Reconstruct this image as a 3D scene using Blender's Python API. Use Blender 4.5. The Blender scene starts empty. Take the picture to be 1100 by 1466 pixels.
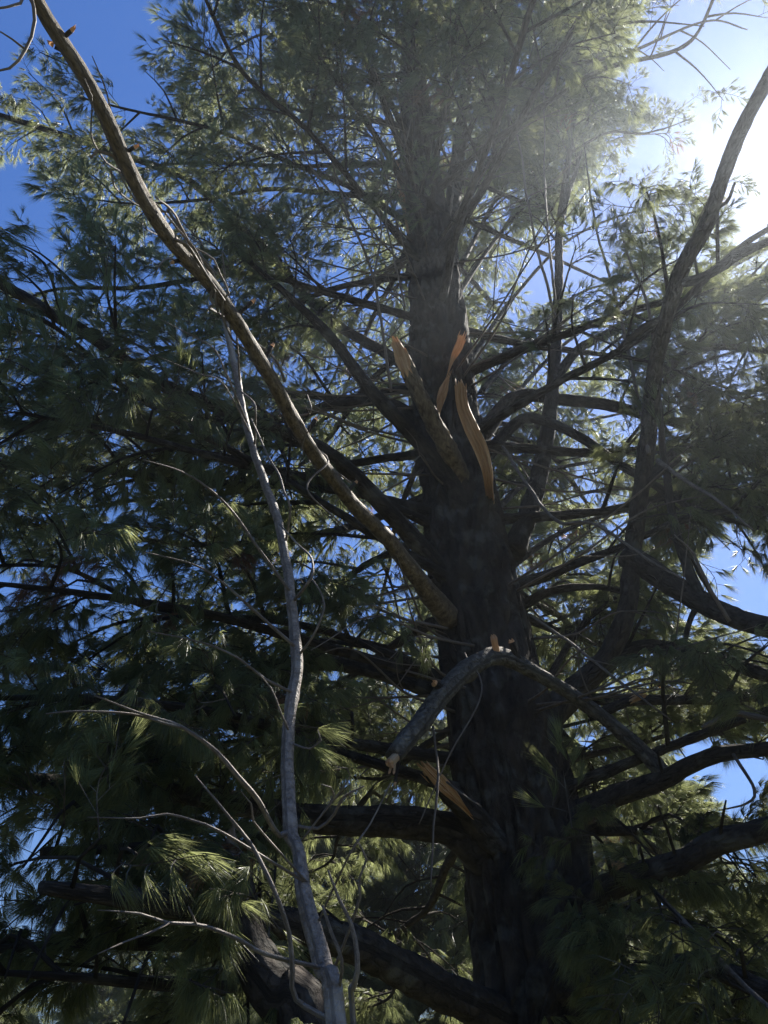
import bpy, math, random
import numpy as np
from mathutils import Vector, Matrix, noise as mnoise

random.seed(7)
rng = np.random.default_rng(11)
R = math.radians
scene = bpy.context.scene
COL = scene.collection

# ------------------------------------------------------------------ camera
CAM_H, PITCH, VFOV = 1.6, 38.0, 63.5
cam_d = bpy.data.cameras.new('camera')
cam_d.sensor_fit = 'VERTICAL'
cam_d.sensor_height = 24.0
cam_d.angle_y = R(VFOV)
cam_d.clip_start, cam_d.clip_end = 0.05, 4000
cam = bpy.data.objects.new('camera', cam_d)
cam.location = (0, 0, CAM_H)
cam.rotation_euler = (R(90 + PITCH), 0, 0)
COL.objects.link(cam)
scene.camera = cam

# ------------------------------------------------------------------ sky, sun, exposure
SUN_EL, SUN_AZ = R(53.0), R(40.5)          # azimuth measured from +Y towards +X
SUN = np.array([math.sin(SUN_AZ) * math.cos(SUN_EL), math.cos(SUN_AZ) * math.cos(SUN_EL), math.sin(SUN_EL)])
world = bpy.data.worlds.new('World')
scene.world = world
world.use_nodes = True
wn = world.node_tree
sky = wn.nodes.new('ShaderNodeTexSky')
sky.sky_type = 'NISHITA'
sky.sun_disc = False
sky.sun_elevation = SUN_EL
sky.sun_rotation = SUN_AZ
sky.altitude = 800
sky.air_density = 1.0
sky.dust_density = 0.12
sky.ozone_density = 3.0
bg = wn.nodes['Background']
bg.inputs['Strength'].default_value = 0.062
hs = wn.nodes.new('ShaderNodeHueSaturation')
hs.inputs['Saturation'].default_value = 1.24
hs.inputs['Hue'].default_value = 0.511
wn.links.new(sky.outputs['Color'], hs.inputs['Color'])
# the bright aureole round the sun
tcw = wn.nodes.new('ShaderNodeTexCoord')
dt = wn.nodes.new('ShaderNodeVectorMath'); dt.operation = 'DOT_PRODUCT'
wn.links.new(tcw.outputs['Generated'], dt.inputs[0])
dt.inputs[1].default_value = tuple(SUN)
ac = wn.nodes.new('ShaderNodeMath'); ac.operation = 'ARCCOSINE'
wn.links.new(dt.outputs['Value'], ac.inputs[0])
e1 = wn.nodes.new('ShaderNodeMath'); e1.operation = 'MULTIPLY'; e1.inputs[1].default_value = -1 / R(2.6)
wn.links.new(ac.outputs[0], e1.inputs[0])
ex = wn.nodes.new('ShaderNodeMath'); ex.operation = 'EXPONENT'
wn.links.new(e1.outputs[0], ex.inputs[0])
gl = wn.nodes.new('ShaderNodeVectorMath'); gl.operation = 'SCALE'
gl.inputs[0].default_value = (7, 7.2, 7.6)
wn.links.new(ex.outputs[0], gl.inputs['Scale'])
ad = wn.nodes.new('ShaderNodeVectorMath'); ad.operation = 'ADD'
wn.links.new(hs.outputs['Color'], ad.inputs[0])
wn.links.new(gl.outputs[0], ad.inputs[1])
wn.links.new(ad.outputs[0], bg.inputs['Color'])

sun_d = bpy.data.lights.new('sun', 'SUN')
sun_d.energy = 5.0
sun_d.angle = R(0.53)
sun_d.color = (1.0, 0.95, 0.86)
sun = bpy.data.objects.new('sun', sun_d)
sun.rotation_euler = Vector(SUN).to_track_quat('Z', 'Y').to_euler()
sun.location = (8, 10, 25)
COL.objects.link(sun)

vs = scene.view_settings
vs.view_transform = 'Standard'
vs.look = 'None'
vs.exposure = 1.85
vs.gamma = 1.0
cy = scene.cycles
cy.max_bounces = 3
cy.diffuse_bounces = 2
cy.glossy_bounces = 2
cy.transmission_bounces = 2
cy.debug_use_spatial_splits = True
cy.volume_bounces = 0
cy.transparent_max_bounces = 4
cy.use_adaptive_sampling = False
cy.use_denoising = True
cy.denoising_prefilter = 'NONE'
cy.sample_clamp_indirect = 6.0

# ------------------------------------------------------------------ picture-to-place helper (photo is 1100 x 1466)
F_PX = 733.0 / math.tan(R(VFOV / 2))
CP, SP = math.cos(R(PITCH)), math.sin(R(PITCH))

def P(px, py, Y):
    """the point at distance Y ahead of the viewer that is seen in direction (px, py)"""
    a, b = (px - 550) / F_PX, (733 - py) / F_PX
    f, u = CP - b * SP, b * CP + SP
    z = Y / f
    return np.array([a * z, Y, CAM_H + u * z])

def project(p):
    p = np.asarray(p, float)
    d = p - np.array([0, 0, CAM_H])
    z = d[..., 1] * CP + d[..., 2] * SP
    up = -d[..., 1] * SP + d[..., 2] * CP
    zz = np.where(z > 0.05, z, 0.05)
    return np.stack([550 + F_PX * d[..., 0] / zz, 733 - F_PX * up / zz, z], -1)

def L(*a):
    return [P(*q) for q in a]

def LZ(*a):
    """the same with the depth along the line of sight instead"""
    return [P(x, y, z * (CP - (733 - y) / F_PX * SP)) for x, y, z in a]

# ------------------------------------------------------------------ bare wood that stands in the open, and the gaps in the crown that let the sun onto it
LONG = LZ((676, 925, 5.85), (600, 830, 5.22), (555, 772, 4.9), (500, 715, 4.55), (440, 635, 4.1), (390, 545, 3.66), (335, 455, 3.26), (300, 405, 3.06), (245, 345, 2.8),
          (190, 255, 2.5), (150, 165, 2.3), (112, 95, 2.15), (70, 30, 2.02), (40, -25, 1.92), (0, -110, 1.8), (-60, -200, 1.7))
ARCH = L((955, 1113, 4.5), (930, 1085, 4.5), (892, 1050, 4.5), (852, 1018, 4.46), (815, 992, 4.4), (770, 965, 4.3), (718, 940, 4.2), (682, 950, 4.1), (640, 985, 3.95), (600, 1038, 3.8), (563, 1085, 3.66))
sap0 = P(500, 1466, 2.6); sap0 = np.array([sap0[0] + .05, 2.55, 0.0])
STEM = [sap0 + np.array([.12, -.05, -.1]), sap0 + np.array([.08, -.03, .7])] + L((491, 1470, 2.6), (470, 1380, 2.64), (445, 1280, 2.68), (431, 1205, 2.73), (422, 1190, 2.75), (417, 1120, 2.78), (417, 1040, 2.82), (428, 955, 2.86), (421, 860, 2.9),
        (406, 765, 2.96), (381, 690, 3.0), (357, 612, 3.05), (342, 540, 3.08), (326, 470, 3.08), (314, 425, 3.0), (300, 385, 2.8), (268, 340, 2.5), (240, 300, 2.2))
LANES = [(LONG[2:5], .26), (LONG[5:14], .28), (STEM[4:8], .26), (STEM[10:17], .3), (ARCH[5:10], .26)] + [(q, .2) for q in (
    L((566, 488, 4.3), (590, 540, 4.45)), L((660, 550, 4.4), (690, 640, 4.5)), L((660, 480, 4.5), (650, 515, 4.55)), L((380, 1246, 2.42), (415, 1336, 2.5)), L((240, 1321, 2.25), (345, 1346, 2.4)), L((372, 1388, 3.08), (430, 1460, 3.05)))]
_lp, _lr = [], []
def lane_points():
    for pts, rad in LANES:
        pts = np.asarray(pts)
        for a, b in zip(pts[:-1], pts[1:]):
            n = max(1, int(np.linalg.norm(b - a) / .12))
            for k in range(n):
                _lp.append(a + (b - a) * k / n); _lr.append(rad)
lane_points()
_lp, _lr = np.array(_lp), np.array(_lr)
def lane_distance(X, near=.12):
    """distance of points from the nearest gap's axis, in units of the gap's half-width"""
    X = np.atleast_2d(X)
    best = np.full(len(X), 1e9)
    for c, rad in zip(_lp, _lr):
        v = X - c
        al = v @ SUN
        d = np.linalg.norm(v - al[:, None] * SUN, axis=1) / rad
        best = np.where(al > near, np.minimum(best, d), best)
    return best

# ------------------------------------------------------------------ materials
def new_mat(name):
    m = bpy.data.materials.new(name)
    m.use_nodes = True
    return m, m.node_tree.nodes, m.node_tree.links, m.node_tree.nodes['Principled BSDF']

def bark_mat(name, dark, light, scale=(5, 9), bump=0.6, rough=0.9, patch=None, dist=0.02, crack=0.45):
    m, n, l, b = new_mat(name)
    uv = n.new('ShaderNodeUVMap')
    mp = n.new('ShaderNodeMapping')
    mp.inputs['Scale'].default_value = (scale[0], scale[1], 1)
    l.new(uv.outputs[0], mp.inputs[0])
    n1 = n.new('ShaderNodeTexNoise')
    n1.inputs['Scale'].default_value = 1.0
    n1.inputs['Detail'].default_value = 8
    n1.inputs['Roughness'].default_value = 0.65
    l.new(mp.outputs[0], n1.inputs[0])
    r = n.new('ShaderNodeValToRGB')
    r.color_ramp.elements[0].position = 0.32
    r.color_ramp.elements[0].color = (*dark, 1)
    r.color_ramp.elements[1].position = 0.68
    r.color_ramp.elements[1].color = (*light, 1)
    l.new(n1.outputs[0], r.inputs[0])
    col = r.outputs[0]
    if patch:
        tc = n.new('ShaderNodeTexCoord')
        n2 = n.new('ShaderNodeTexNoise')
        n2.inputs['Scale'].default_value = 7
        n2.inputs['Detail'].default_value = 5
        l.new(tc.outputs['Object'], n2.inputs[0])
        r2 = n.new('ShaderNodeValToRGB')
        r2.color_ramp.elements[0].position = 0.55
        r2.color_ramp.elements[0].color = (0, 0, 0, 1)
        r2.color_ramp.elements[1].position = 0.66
        r2.color_ramp.elements[1].color = (1, 1, 1, 1)
        l.new(n2.outputs[0], r2.inputs[0])
        mx = n.new('ShaderNodeMix')
        mx.data_type = 'RGBA'
        l.new(r2.outputs[0], mx.inputs['Factor'])
        l.new(col, mx.inputs['A'])
        mx.inputs['B'].default_value = (*patch, 1)
        col = mx.outputs['Result']
    l.new(col, b.inputs['Base Color'])
    b.inputs['Roughness'].default_value = rough
    b.inputs['Specular IOR Level'].default_value = 0.25
    bp = n.new('ShaderNodeBump')
    bp.inputs['Strength'].default_value = bump
    bp.inputs['Distance'].default_value = dist
    vo = n.new('ShaderNodeTexVoronoi')
    vo.feature = 'DISTANCE_TO_EDGE'
    vo.inputs['Scale'].default_value = 1.0
    wv = n.new('ShaderNodeVectorMath'); wv.operation = 'ADD'
    l.new(mp.outputs[0], wv.inputs[0]); l.new(n1.outputs['Color'], wv.inputs[1])
    l.new(wv.outputs[0], vo.inputs['Vector'])
    mr = n.new('ShaderNodeMapRange')
    mr.inputs['From Max'].default_value = 0.16
    l.new(vo.outputs['Distance'], mr.inputs['Value'])
    hm = n.new('ShaderNodeMath'); hm.operation = 'MULTIPLY_ADD'
    l.new(mr.outputs[0], hm.inputs[0]); hm.inputs[1].default_value = crack; l.new(n1.outputs[0], hm.inputs[2])
    l.new(hm.outputs[0], bp.inputs['Height'])
    l.new(bp.outputs[0], b.inputs['Normal'])
    return m

M_TRUNK = bark_mat('old_pine_bark', (0.018, 0.014, 0.011), (0.10, 0.078, 0.060), (26, 5), 1.0, 0.95, (0.115, 0.108, 0.09), 0.05)
M_LIMB = bark_mat('limb_bark', (0.022, 0.018, 0.015), (0.095, 0.077, 0.062), (9, 11), 1.0, 0.9, (0.12, 0.112, 0.095))
M_DEAD = bark_mat('bare_limb_bark', (0.05, 0.036, 0.026), (0.32, 0.25, 0.17), (9, 20), 0.8, 0.75, None, 0.014)
M_GREY = bark_mat('grey_limb_bark', (0.05, 0.044, 0.037), (0.22, 0.195, 0.16), (8, 18), 1.0, 0.8, (0.25, 0.235, 0.2), 0.02)
M_PALE = bark_mat('sapling_bark', (0.12, 0.099, 0.085), (0.40, 0.34, 0.297), (6, 40), 1.0, 0.6, (0.40, 0.355, 0.31), 0.012, 0.12)
M_TWIG = bark_mat('twig_bark', (0.09, 0.07, 0.055), (0.28, 0.23, 0.19), (4, 22), 0.3, 0.7)

def wood_mat(name, a, b_, fib=60):
    m, n, l, b = new_mat(name)
    uv = n.new('ShaderNodeUVMap')
    mp = n.new('ShaderNodeMapping')
    mp.inputs['Scale'].default_value = (fib, 4, 1)
    l.new(uv.outputs[0], mp.inputs[0])
    n1 = n.new('ShaderNodeTexNoise')
    n1.inputs['Scale'].default_value = 1
    n1.inputs['Detail'].default_value = 6
    l.new(mp.outputs[0], n1.inputs[0])
    r = n.new('ShaderNodeValToRGB')
    r.color_ramp.elements[0].position = 0.3
    r.color_ramp.elements[0].color = (*a, 1)
    r.color_ramp.elements[1].position = 0.7
    r.color_ramp.elements[1].color = (*b_, 1)
    l.new(n1.outputs[0], r.inputs[0])
    l.new(r.outputs[0], b.inputs['Base Color'])
    b.inputs['Roughness'].default_value = 0.65
    bp = n.new('ShaderNodeBump')
    bp.inputs['Strength'].default_value = 0.6
    bp.inputs['Distance'].default_value = 0.01
    l.new(n1.outputs[0], bp.inputs['Height'])
    l.new(bp.outputs[0], b.inputs['Normal'])
    # fresh torn sapwood is thin and fibrous: some light comes through
    tr = n.new('ShaderNodeBsdfTranslucent')
    l.new(r.outputs[0], tr.inputs['Color'])
    mx = n.new('ShaderNodeMixShader')
    mx.inputs[0].default_value = 0.25
    l.new(b.outputs[0], mx.inputs[1])
    l.new(tr.outputs[0], mx.inputs[2])
    l.new(mx.outputs[0], n['Material Output'].inputs['Surface'])
    return m

M_WOOD = wood_mat('torn_wood', (0.56, 0.27, 0.11), (0.86, 0.58, 0.32))
M_CUT = wood_mat('cut_wood', (0.46, 0.30, 0.16), (0.72, 0.52, 0.32), 20)

def needle_mat(name, base, trans, tmix=0.45, rough=0.38, spec=0.6):
    m, n, l, b = new_mat(name)
    at = n.new('ShaderNodeAttribute')
    at.attribute_name = 'tone'
    oi = n.new('ShaderNodeObjectInfo')
    r = n.new('ShaderNodeMapRange')
    r.inputs['To Min'].default_value = 0.55
    r.inputs['To Max'].default_value = 1.55
    l.new(at.outputs['Fac'], r.inputs['Value'])
    def scaled(c):
        v = n.new('ShaderNodeVectorMath')
        v.operation = 'SCALE'
        v.inputs[0].default_value = c
        l.new(r.outputs[0], v.inputs['Scale'])
        return v.outputs[0]
    l.new(scaled(base), b.inputs['Base Color'])
    b.inputs['Roughness'].default_value = rough
    b.inputs['Specular IOR Level'].default_value = spec
    tr = n.new('ShaderNodeBsdfTranslucent')
    l.new(scaled(trans), tr.inputs['Color'])
    mx = n.new('ShaderNodeMixShader')
    mx.inputs[0].default_value = tmix
    l.new(b.outputs[0], mx.inputs[1])
    l.new(tr.outputs[0], mx.inputs[2])
    l.new(mx.outputs[0], n['Material Output'].inputs['Surface'])
    return m

M_NEEDLE = needle_mat('pine_needle', (0.066, 0.086, 0.036), (0.34, 0.37, 0.16), 0.5, 0.42, 0.5)
M_NEEDLE2 = needle_mat('pine_needle_brown', (0.16, 0.085, 0.04), (0.30, 0.15, 0.06))

# ------------------------------------------------------------------ object helpers
def link(name, me, parent=None):
    o = bpy.data.objects.new(name, me)
    COL.objects.link(o)
    if parent is not None:
        o.parent = parent
    return o

def empty(name, loc, label, cat, group=None):
    o = bpy.data.objects.new(name, None)
    o.location = loc
    COL.objects.link(o)
    o['label'], o['category'] = label, cat
    if group:
        o['group'] = group
    return o

def mesh_from(name, V, Fs, mat, uv=None, smooth=True):
    me = bpy.data.meshes.new(name)
    me.from_pydata(np.asarray(V).tolist(), [], Fs)
    if uv is not None:
        lay = me.uv_layers.new(name='UVMap')
        lv = np.empty(len(me.loops), dtype=np.int32)
        me.loops.foreach_get('vertex_index', lv)
        lay.data.foreach_set('uv', np.asarray(uv, np.float32)[lv].ravel())
    if smooth:
        me.polygons.foreach_set('use_smooth', np.ones(len(me.polygons), bool))
    me.materials.append(mat)
    me.update()
    return me

def catmull(pts, step):
    pts = np.asarray(pts, float)
    if len(pts) < 2:
        return pts, np.array([0.0])
    e = np.vstack([2 * pts[0] - pts[1], pts, 2 * pts[-1] - pts[-2]])
    out, tt = [], []
    for i in range(1, len(e) - 2):
        p0, p1, p2, p3 = e[i - 1:i + 3]
        n = max(1, int(np.linalg.norm(p2 - p1) / step + 0.5))
        for k in range(n):
            t = k / n
            out.append(0.5 * (2 * p1 + (p2 - p0) * t + (2 * p0 - 5 * p1 + 4 * p2 - p3) * t * t + (3 * p1 - p0 - 3 * p2 + p3) * t ** 3))
            tt.append((i - 1 + t) / (len(pts) - 1))
    out.append(pts[-1]); tt.append(1.0)
    return np.array(out), np.array(tt)

def frames(C):
    T = np.gradient(C, axis=0)
    T /= np.linalg.norm(T, axis=1)[:, None] + 1e-9
    up = np.array([0, 0, 1.0]) if abs(T[0][2]) < 0.9 else np.array([1.0, 0, 0])
    n = np.cross(up, T[0]); n /= np.linalg.norm(n)
    N = [n]
    for i in range(1, len(C)):
        n = N[-1] - T[i] * np.dot(N[-1], T[i])
        n /= np.linalg.norm(n) + 1e-9
        N.append(n)
    N = np.array(N)
    return T, N, np.cross(T, N)

class Geo:
    """collects connected pieces of ONE part"""
    def __init__(s):
        s.V, s.F, s.U, s.n = [], [], [], 0
    def add(s, V, F, U):
        s.V.append(V); s.U.append(U)
        s.F += [tuple(i + s.n for i in f) for f in F]
        s.n += len(V)
    def tube(s, pts, r, sides=8, step=0.06, rough=0.0, cap=True, bumps=0, wig=0.0):
        C, t = catmull(pts, step)
        if len(C) < 2:
            return C
        r = np.asarray(r, float)
        rad = np.interp(t, np.linspace(0, 1, len(r)), r) if r.ndim == 1 else np.interp(t, r[:, 0], r[:, 1])
        if wig:
            w = np.cumsum(rng.normal(0, 1, C.shape), axis=0)
            w -= np.outer(np.linspace(0, 1, len(w)), w[-1])
            C = C + w * wig * rad.mean() * 0.25
        T, N, B = frames(C)
        ln = np.concatenate([[0], np.cumsum(np.linalg.norm(np.diff(C, axis=0), axis=1))])
        th = np.linspace(0, 2 * np.pi, sides, endpoint=False)
        k = len(C)
        rr = np.repeat(rad[:, None], sides, 1)
        if rough:
            g = rng.normal(0, 1, (k, sides))
            g = (g + np.roll(g, 1, 0) + np.roll(g, -1, 0) + np.roll(g, 1, 1)) * 0.5
            rr = rr * (1 + rough * g)
        for _ in range(bumps):                     # knots and swellings
            i0, a0 = rng.integers(2, max(3, k - 2)), rng.uniform(0, 6.28)
            da = np.cos(th - a0)
            rr = rr * (1 + rng.uniform(.05, .17) * np.exp(-((np.arange(k)[:, None] - i0) * step / (2.2 * rad[i0])) ** 2) * np.clip(da, 0, 1)[None] ** 2)
        V = C[:, None] + rr[..., None] * (np.cos(th)[None, :, None] * N[:, None] + np.sin(th)[None, :, None] * B[:, None])
        V = V.reshape(-1, 3)
        U = np.stack([np.tile(th / 6.2832, k), np.repeat(ln, sides)], 1)
        F = []
        for i in range(k - 1):
            for j in range(sides):
                a, b = i * sides + j, i * sides + (j + 1) % sides
                F.append((a, b, b + sides, a + sides))
        if cap:
            F.append(tuple(range((k - 1) * sides, k * sides)))
            F.append(tuple(range(sides - 1, -1, -1)))
        s.add(V, F, U)
        return C
    def build(s, name, mat, parent=None):
        if not s.V:
            return None
        me = mesh_from(name, np.vstack(s.V), s.F, mat, np.vstack(s.U))
        return link(name, me, parent)

# ------------------------------------------------------------------ ground
def ground():
    n = 61
    xs = np.sign(np.linspace(-1, 1, n)) * np.abs(np.linspace(-1, 1, n)) ** 3 * 1500
    V = [(x, y, 0.05 * mnoise.noise((x * .3, y * .3, 0)) if abs(x) < 60 and abs(y) < 60 else 0) for y in xs for x in xs]
    F = [(j * n + i, j * n + i + 1, (j + 1) * n + i + 1, (j + 1) * n + i) for j in range(n - 1) for i in range(n - 1)]
    m, nn, l, b = new_mat('lawn_and_litter')
    tc = nn.new('ShaderNodeTexCoord')
    t = nn.new('ShaderNodeTexNoise'); t.inputs['Scale'].default_value = 0.8; t.inputs['Detail'].default_value = 9
    l.new(tc.outputs['Object'], t.inputs[0])
    r = nn.new('ShaderNodeValToRGB')
    r.color_ramp.elements[0].position = .38; r.color_ramp.elements[0].color = (.075, .055, .032, 1)
    r.color_ramp.elements[1].position = .62; r.color_ramp.elements[1].color = (.06, .085, .025, 1)
    l.new(t.outputs[0], r.inputs[0]); l.new(r.outputs[0], b.inputs['Base Color'])
    b.inputs['Roughness'].default_value = 1
    o = link('ground', mesh_from('ground', V, F, m))
    o['kind'] = 'structure'
ground()

# ------------------------------------------------------------------ the needle sprays (shared meshes)
def needle_spray_mesh(seed, mat, n_side=6, fine=False):
    g = np.random.default_rng(seed)
    V, F, tone, mi = [], [], [], []
    def quadstrip(p0, d, ln, w, droop, tn):
        # one needle: bent blade, three stations
        side = np.cross(d, g.normal(0, 1, 3)); side /= np.linalg.norm(side) + 1e-9
        b = len(V)
        dn = np.array([0, 0, -1.0])
        if not fine:                        # far sprays: one tapering blade for each needle
            p2 = p0 + d * ln + dn * droop * ln * .35
            V.extend([p0 - side * w * .5, p0 + side * w * .5, p2])
            F.append((b, b + 1, b + 2))
            tone.extend([tn] * 3); mi.append(0)
            return
        p1 = p0 + d * ln * .5 + dn * droop * ln * .12
        p2 = p0 + d * ln + dn * droop * ln * .5
        V.extend([p0 - side * w * .35, p0 + side * w * .35, p1 - side * w * .5, p1 + side * w * .5, p2])
        F.extend([(b, b + 1, b + 3, b + 2), (b + 2, b + 3, b + 4)])
        tone.extend([tn] * 5); mi.extend([0, 0])
    def twig(pts, r0, r1):
        C, t = catmull(pts, 0.07)
        T, N, B = frames(C)
        b = len(V)
        for i, c in enumerate(C):
            rr = r0 + (r1 - r0) * t[i]
            for a in (0, 2.094, 4.189):
                V.append(c + rr * (math.cos(a) * N[i] + math.sin(a) * B[i])); tone.append(.5)
        for i in range(len(C) - 1):
            for j in range(3):
                F.append((b + i * 3 + j, b + i * 3 + (j + 1) % 3, b + i * 3 + 3 + (j + 1) % 3, b + i * 3 + 3 + j)); mi.append(1)
    def tuft(p, d, n, back):
        d = d / np.linalg.norm(d)
        tn0 = g.uniform(.15, .85)
        for _ in range(n):
            s = g.uniform(0, 1)
            q = p - d * back * s
            v = g.normal(0, 1, 3); v -= d * v.dot(d); v /= np.linalg.norm(v) + 1e-9
            sp = g.uniform(.06, .42) + .2 * s
            nd = d * math.cos(sp) + v * math.sin(sp)
            nd[2] -= .55
            nd /= np.linalg.norm(nd)
            quadstrip(q, nd, g.uniform(.075, .15), g.uniform(.0026, .0038) if not fine else g.uniform(.0018, .0026), g.uniform(.4, 1.3), np.clip(tn0 + g.normal(0, .15), 0, 1))
    ln = g.uniform(.38, .5)
    ax = [np.array([0, 0, 0.]), np.array([ln * .5, g.normal(0, .03), .03]), np.array([ln, g.normal(0, .05), -.01])]
    twig(ax, .0045, .002)
    C, t = catmull(ax, .02)
    tuft(C[-1], np.array([1, g.normal(0, .2), -.1]), 60, .07)
    tuft(C[-4], np.array([1, g.normal(0, .4), -.1]), 34, .05)
    for k in range(n_side):
        c = C[int((0.15 + .75 * (k + g.uniform(0, .6)) / n_side) * (len(C) - 1))]
        s = 1 if k % 2 else -1
        d = np.array([g.uniform(.5, 1), s * g.uniform(.5, 1.1), g.uniform(-.25, .45)])
        d /= np.linalg.norm(d)
        l2 = g.uniform(.08, .2) * (1.15 - .5 * k / n_side)
        e = c + d * l2
        twig([c, (c + e) / 2 + np.array([0, 0, .008]), e], .0028, .0015)
        tuft(e, d + np.array([.25, 0, -.12]), 56, .06)
        if l2 > .13 and g.uniform() < .6:
            d2 = np.array([d[0] + .3, -d[1] * .3, d[2]]); d2 /= np.linalg.norm(d2)
            e2 = c + d * l2 * .5 + d2 * .08
            twig([c + d * l2 * .5, e2], .002, .0014)
            tuft(e2, d2, 44, .05)
    me = bpy.data.meshes.new('needle_spray')
    me.from_pydata(np.array(V).tolist(), [], F)
    at = me.attributes.new('tone', 'FLOAT', 'POINT')
    at.data.foreach_set('value', np.array(tone, np.float32))
    me.materials.append(mat); me.materials.append(M_LIMB)
    me.polygons.foreach_set('material_index', np.array(mi, np.int32))
    me.update()
    return me

N_VAR = 7
SPRAYS = [needle_spray_mesh(100 + i, M_NEEDLE, 6 + i % 3) for i in range(N_VAR)]
SPRAYS.append(needle_spray_mesh(150, M_NEEDLE2, 6))
SPRAYS_FINE = [needle_spray_mesh(100 + i, M_NEEDLE, 6 + i % 3, True) for i in range(N_VAR)] + [needle_spray_mesh(150, M_NEEDLE2, 6, True)]
SRC = [bpy.data.objects.new('needle_spray_source', m) for m in SPRAYS]      # never linked to the scene

def scatter_tree():
    nt = bpy.data.node_groups.new('needle_sprays', 'GeometryNodeTree')
    nt.interface.new_socket('Geometry', in_out='INPUT', socket_type='NodeSocketGeometry')
    nt.interface.new_socket('Geometry', in_out='OUTPUT', socket_type='NodeSocketGeometry')
    n, l = nt.nodes, nt.links
    gi, go = n.new('NodeGroupInput'), n.new('NodeGroupOutput')
    iop = n.new('GeometryNodeInstanceOnPoints')
    g2i = n.new('GeometryNodeGeometryToInstance')
    for o in reversed(SRC):
        oi = n.new('GeometryNodeObjectInfo')
        oi.inputs['Object'].default_value = o
        l.new(oi.outputs['Geometry'], g2i.inputs[0])
    def attr(nm, tp):
        a = n.new('GeometryNodeInputNamedAttribute')
        a.data_type = tp
        a.inputs['Name'].default_value = nm
        return [s for s in a.outputs if s.enabled and s.name == 'Attribute'][0]
    l.new(gi.outputs[0], iop.inputs['Points'])
    l.new(g2i.outputs[0], iop.inputs['Instance'])
    iop.inputs['Pick Instance'].default_value = True
    l.new(attr('variant', 'INT'), iop.inputs['Instance Index'])
    e2r = n.new('FunctionNodeEulerToRotation')
    l.new(attr('rot', 'FLOAT_VECTOR'), e2r.inputs[0])
    l.new(e2r.outputs[0], iop.inputs['Rotation'])
    l.new(attr('size', 'FLOAT'), iop.inputs['Scale'])
    l.new(iop.outputs[0], go.inputs[0])
    return nt
SCATTER = scatter_tree()

def foliage_object(name, S, parent, origin):
    """S: list of (pos, euler, size, variant)"""
    me = bpy.data.meshes.new(name)
    me.from_pydata([tuple(np.asarray(s[0]) - origin) for s in S], [], [])
    a = me.attributes.new('rot', 'FLOAT_VECTOR', 'POINT')
    a.data.foreach_set('vector', np.array([tuple(s[1]) for s in S], np.float32).ravel())
    a = me.attributes.new('size', 'FLOAT', 'POINT')
    a.data.foreach_set('value', np.array([s[2] for s in S], np.float32))
    a = me.attributes.new('variant', 'INT', 'POINT')
    a.data.foreach_set('value', np.array([s[3] for s in S], np.int32))
    o = link(name, me, parent)
    md = o.modifiers.new('sprays', 'NODES')
    md.node_group = SCATTER
    o['kind'] = 'stuff'
    return o

def spray_euler(d, roll):
    """local +X along d, +Z upward, rolled"""
    d = Vector(d).normalized()
    up = Vector((0, 0, 1))
    y = up.cross(d)
    if y.length < 1e-3:
        y = Vector((0, 1, 0))
    y.normalize()
    z = d.cross(y)
    m = Matrix((d, y, z)).transposed() @ Matrix.Rotation(roll, 3, 'X')
    return m.to_euler()

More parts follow.
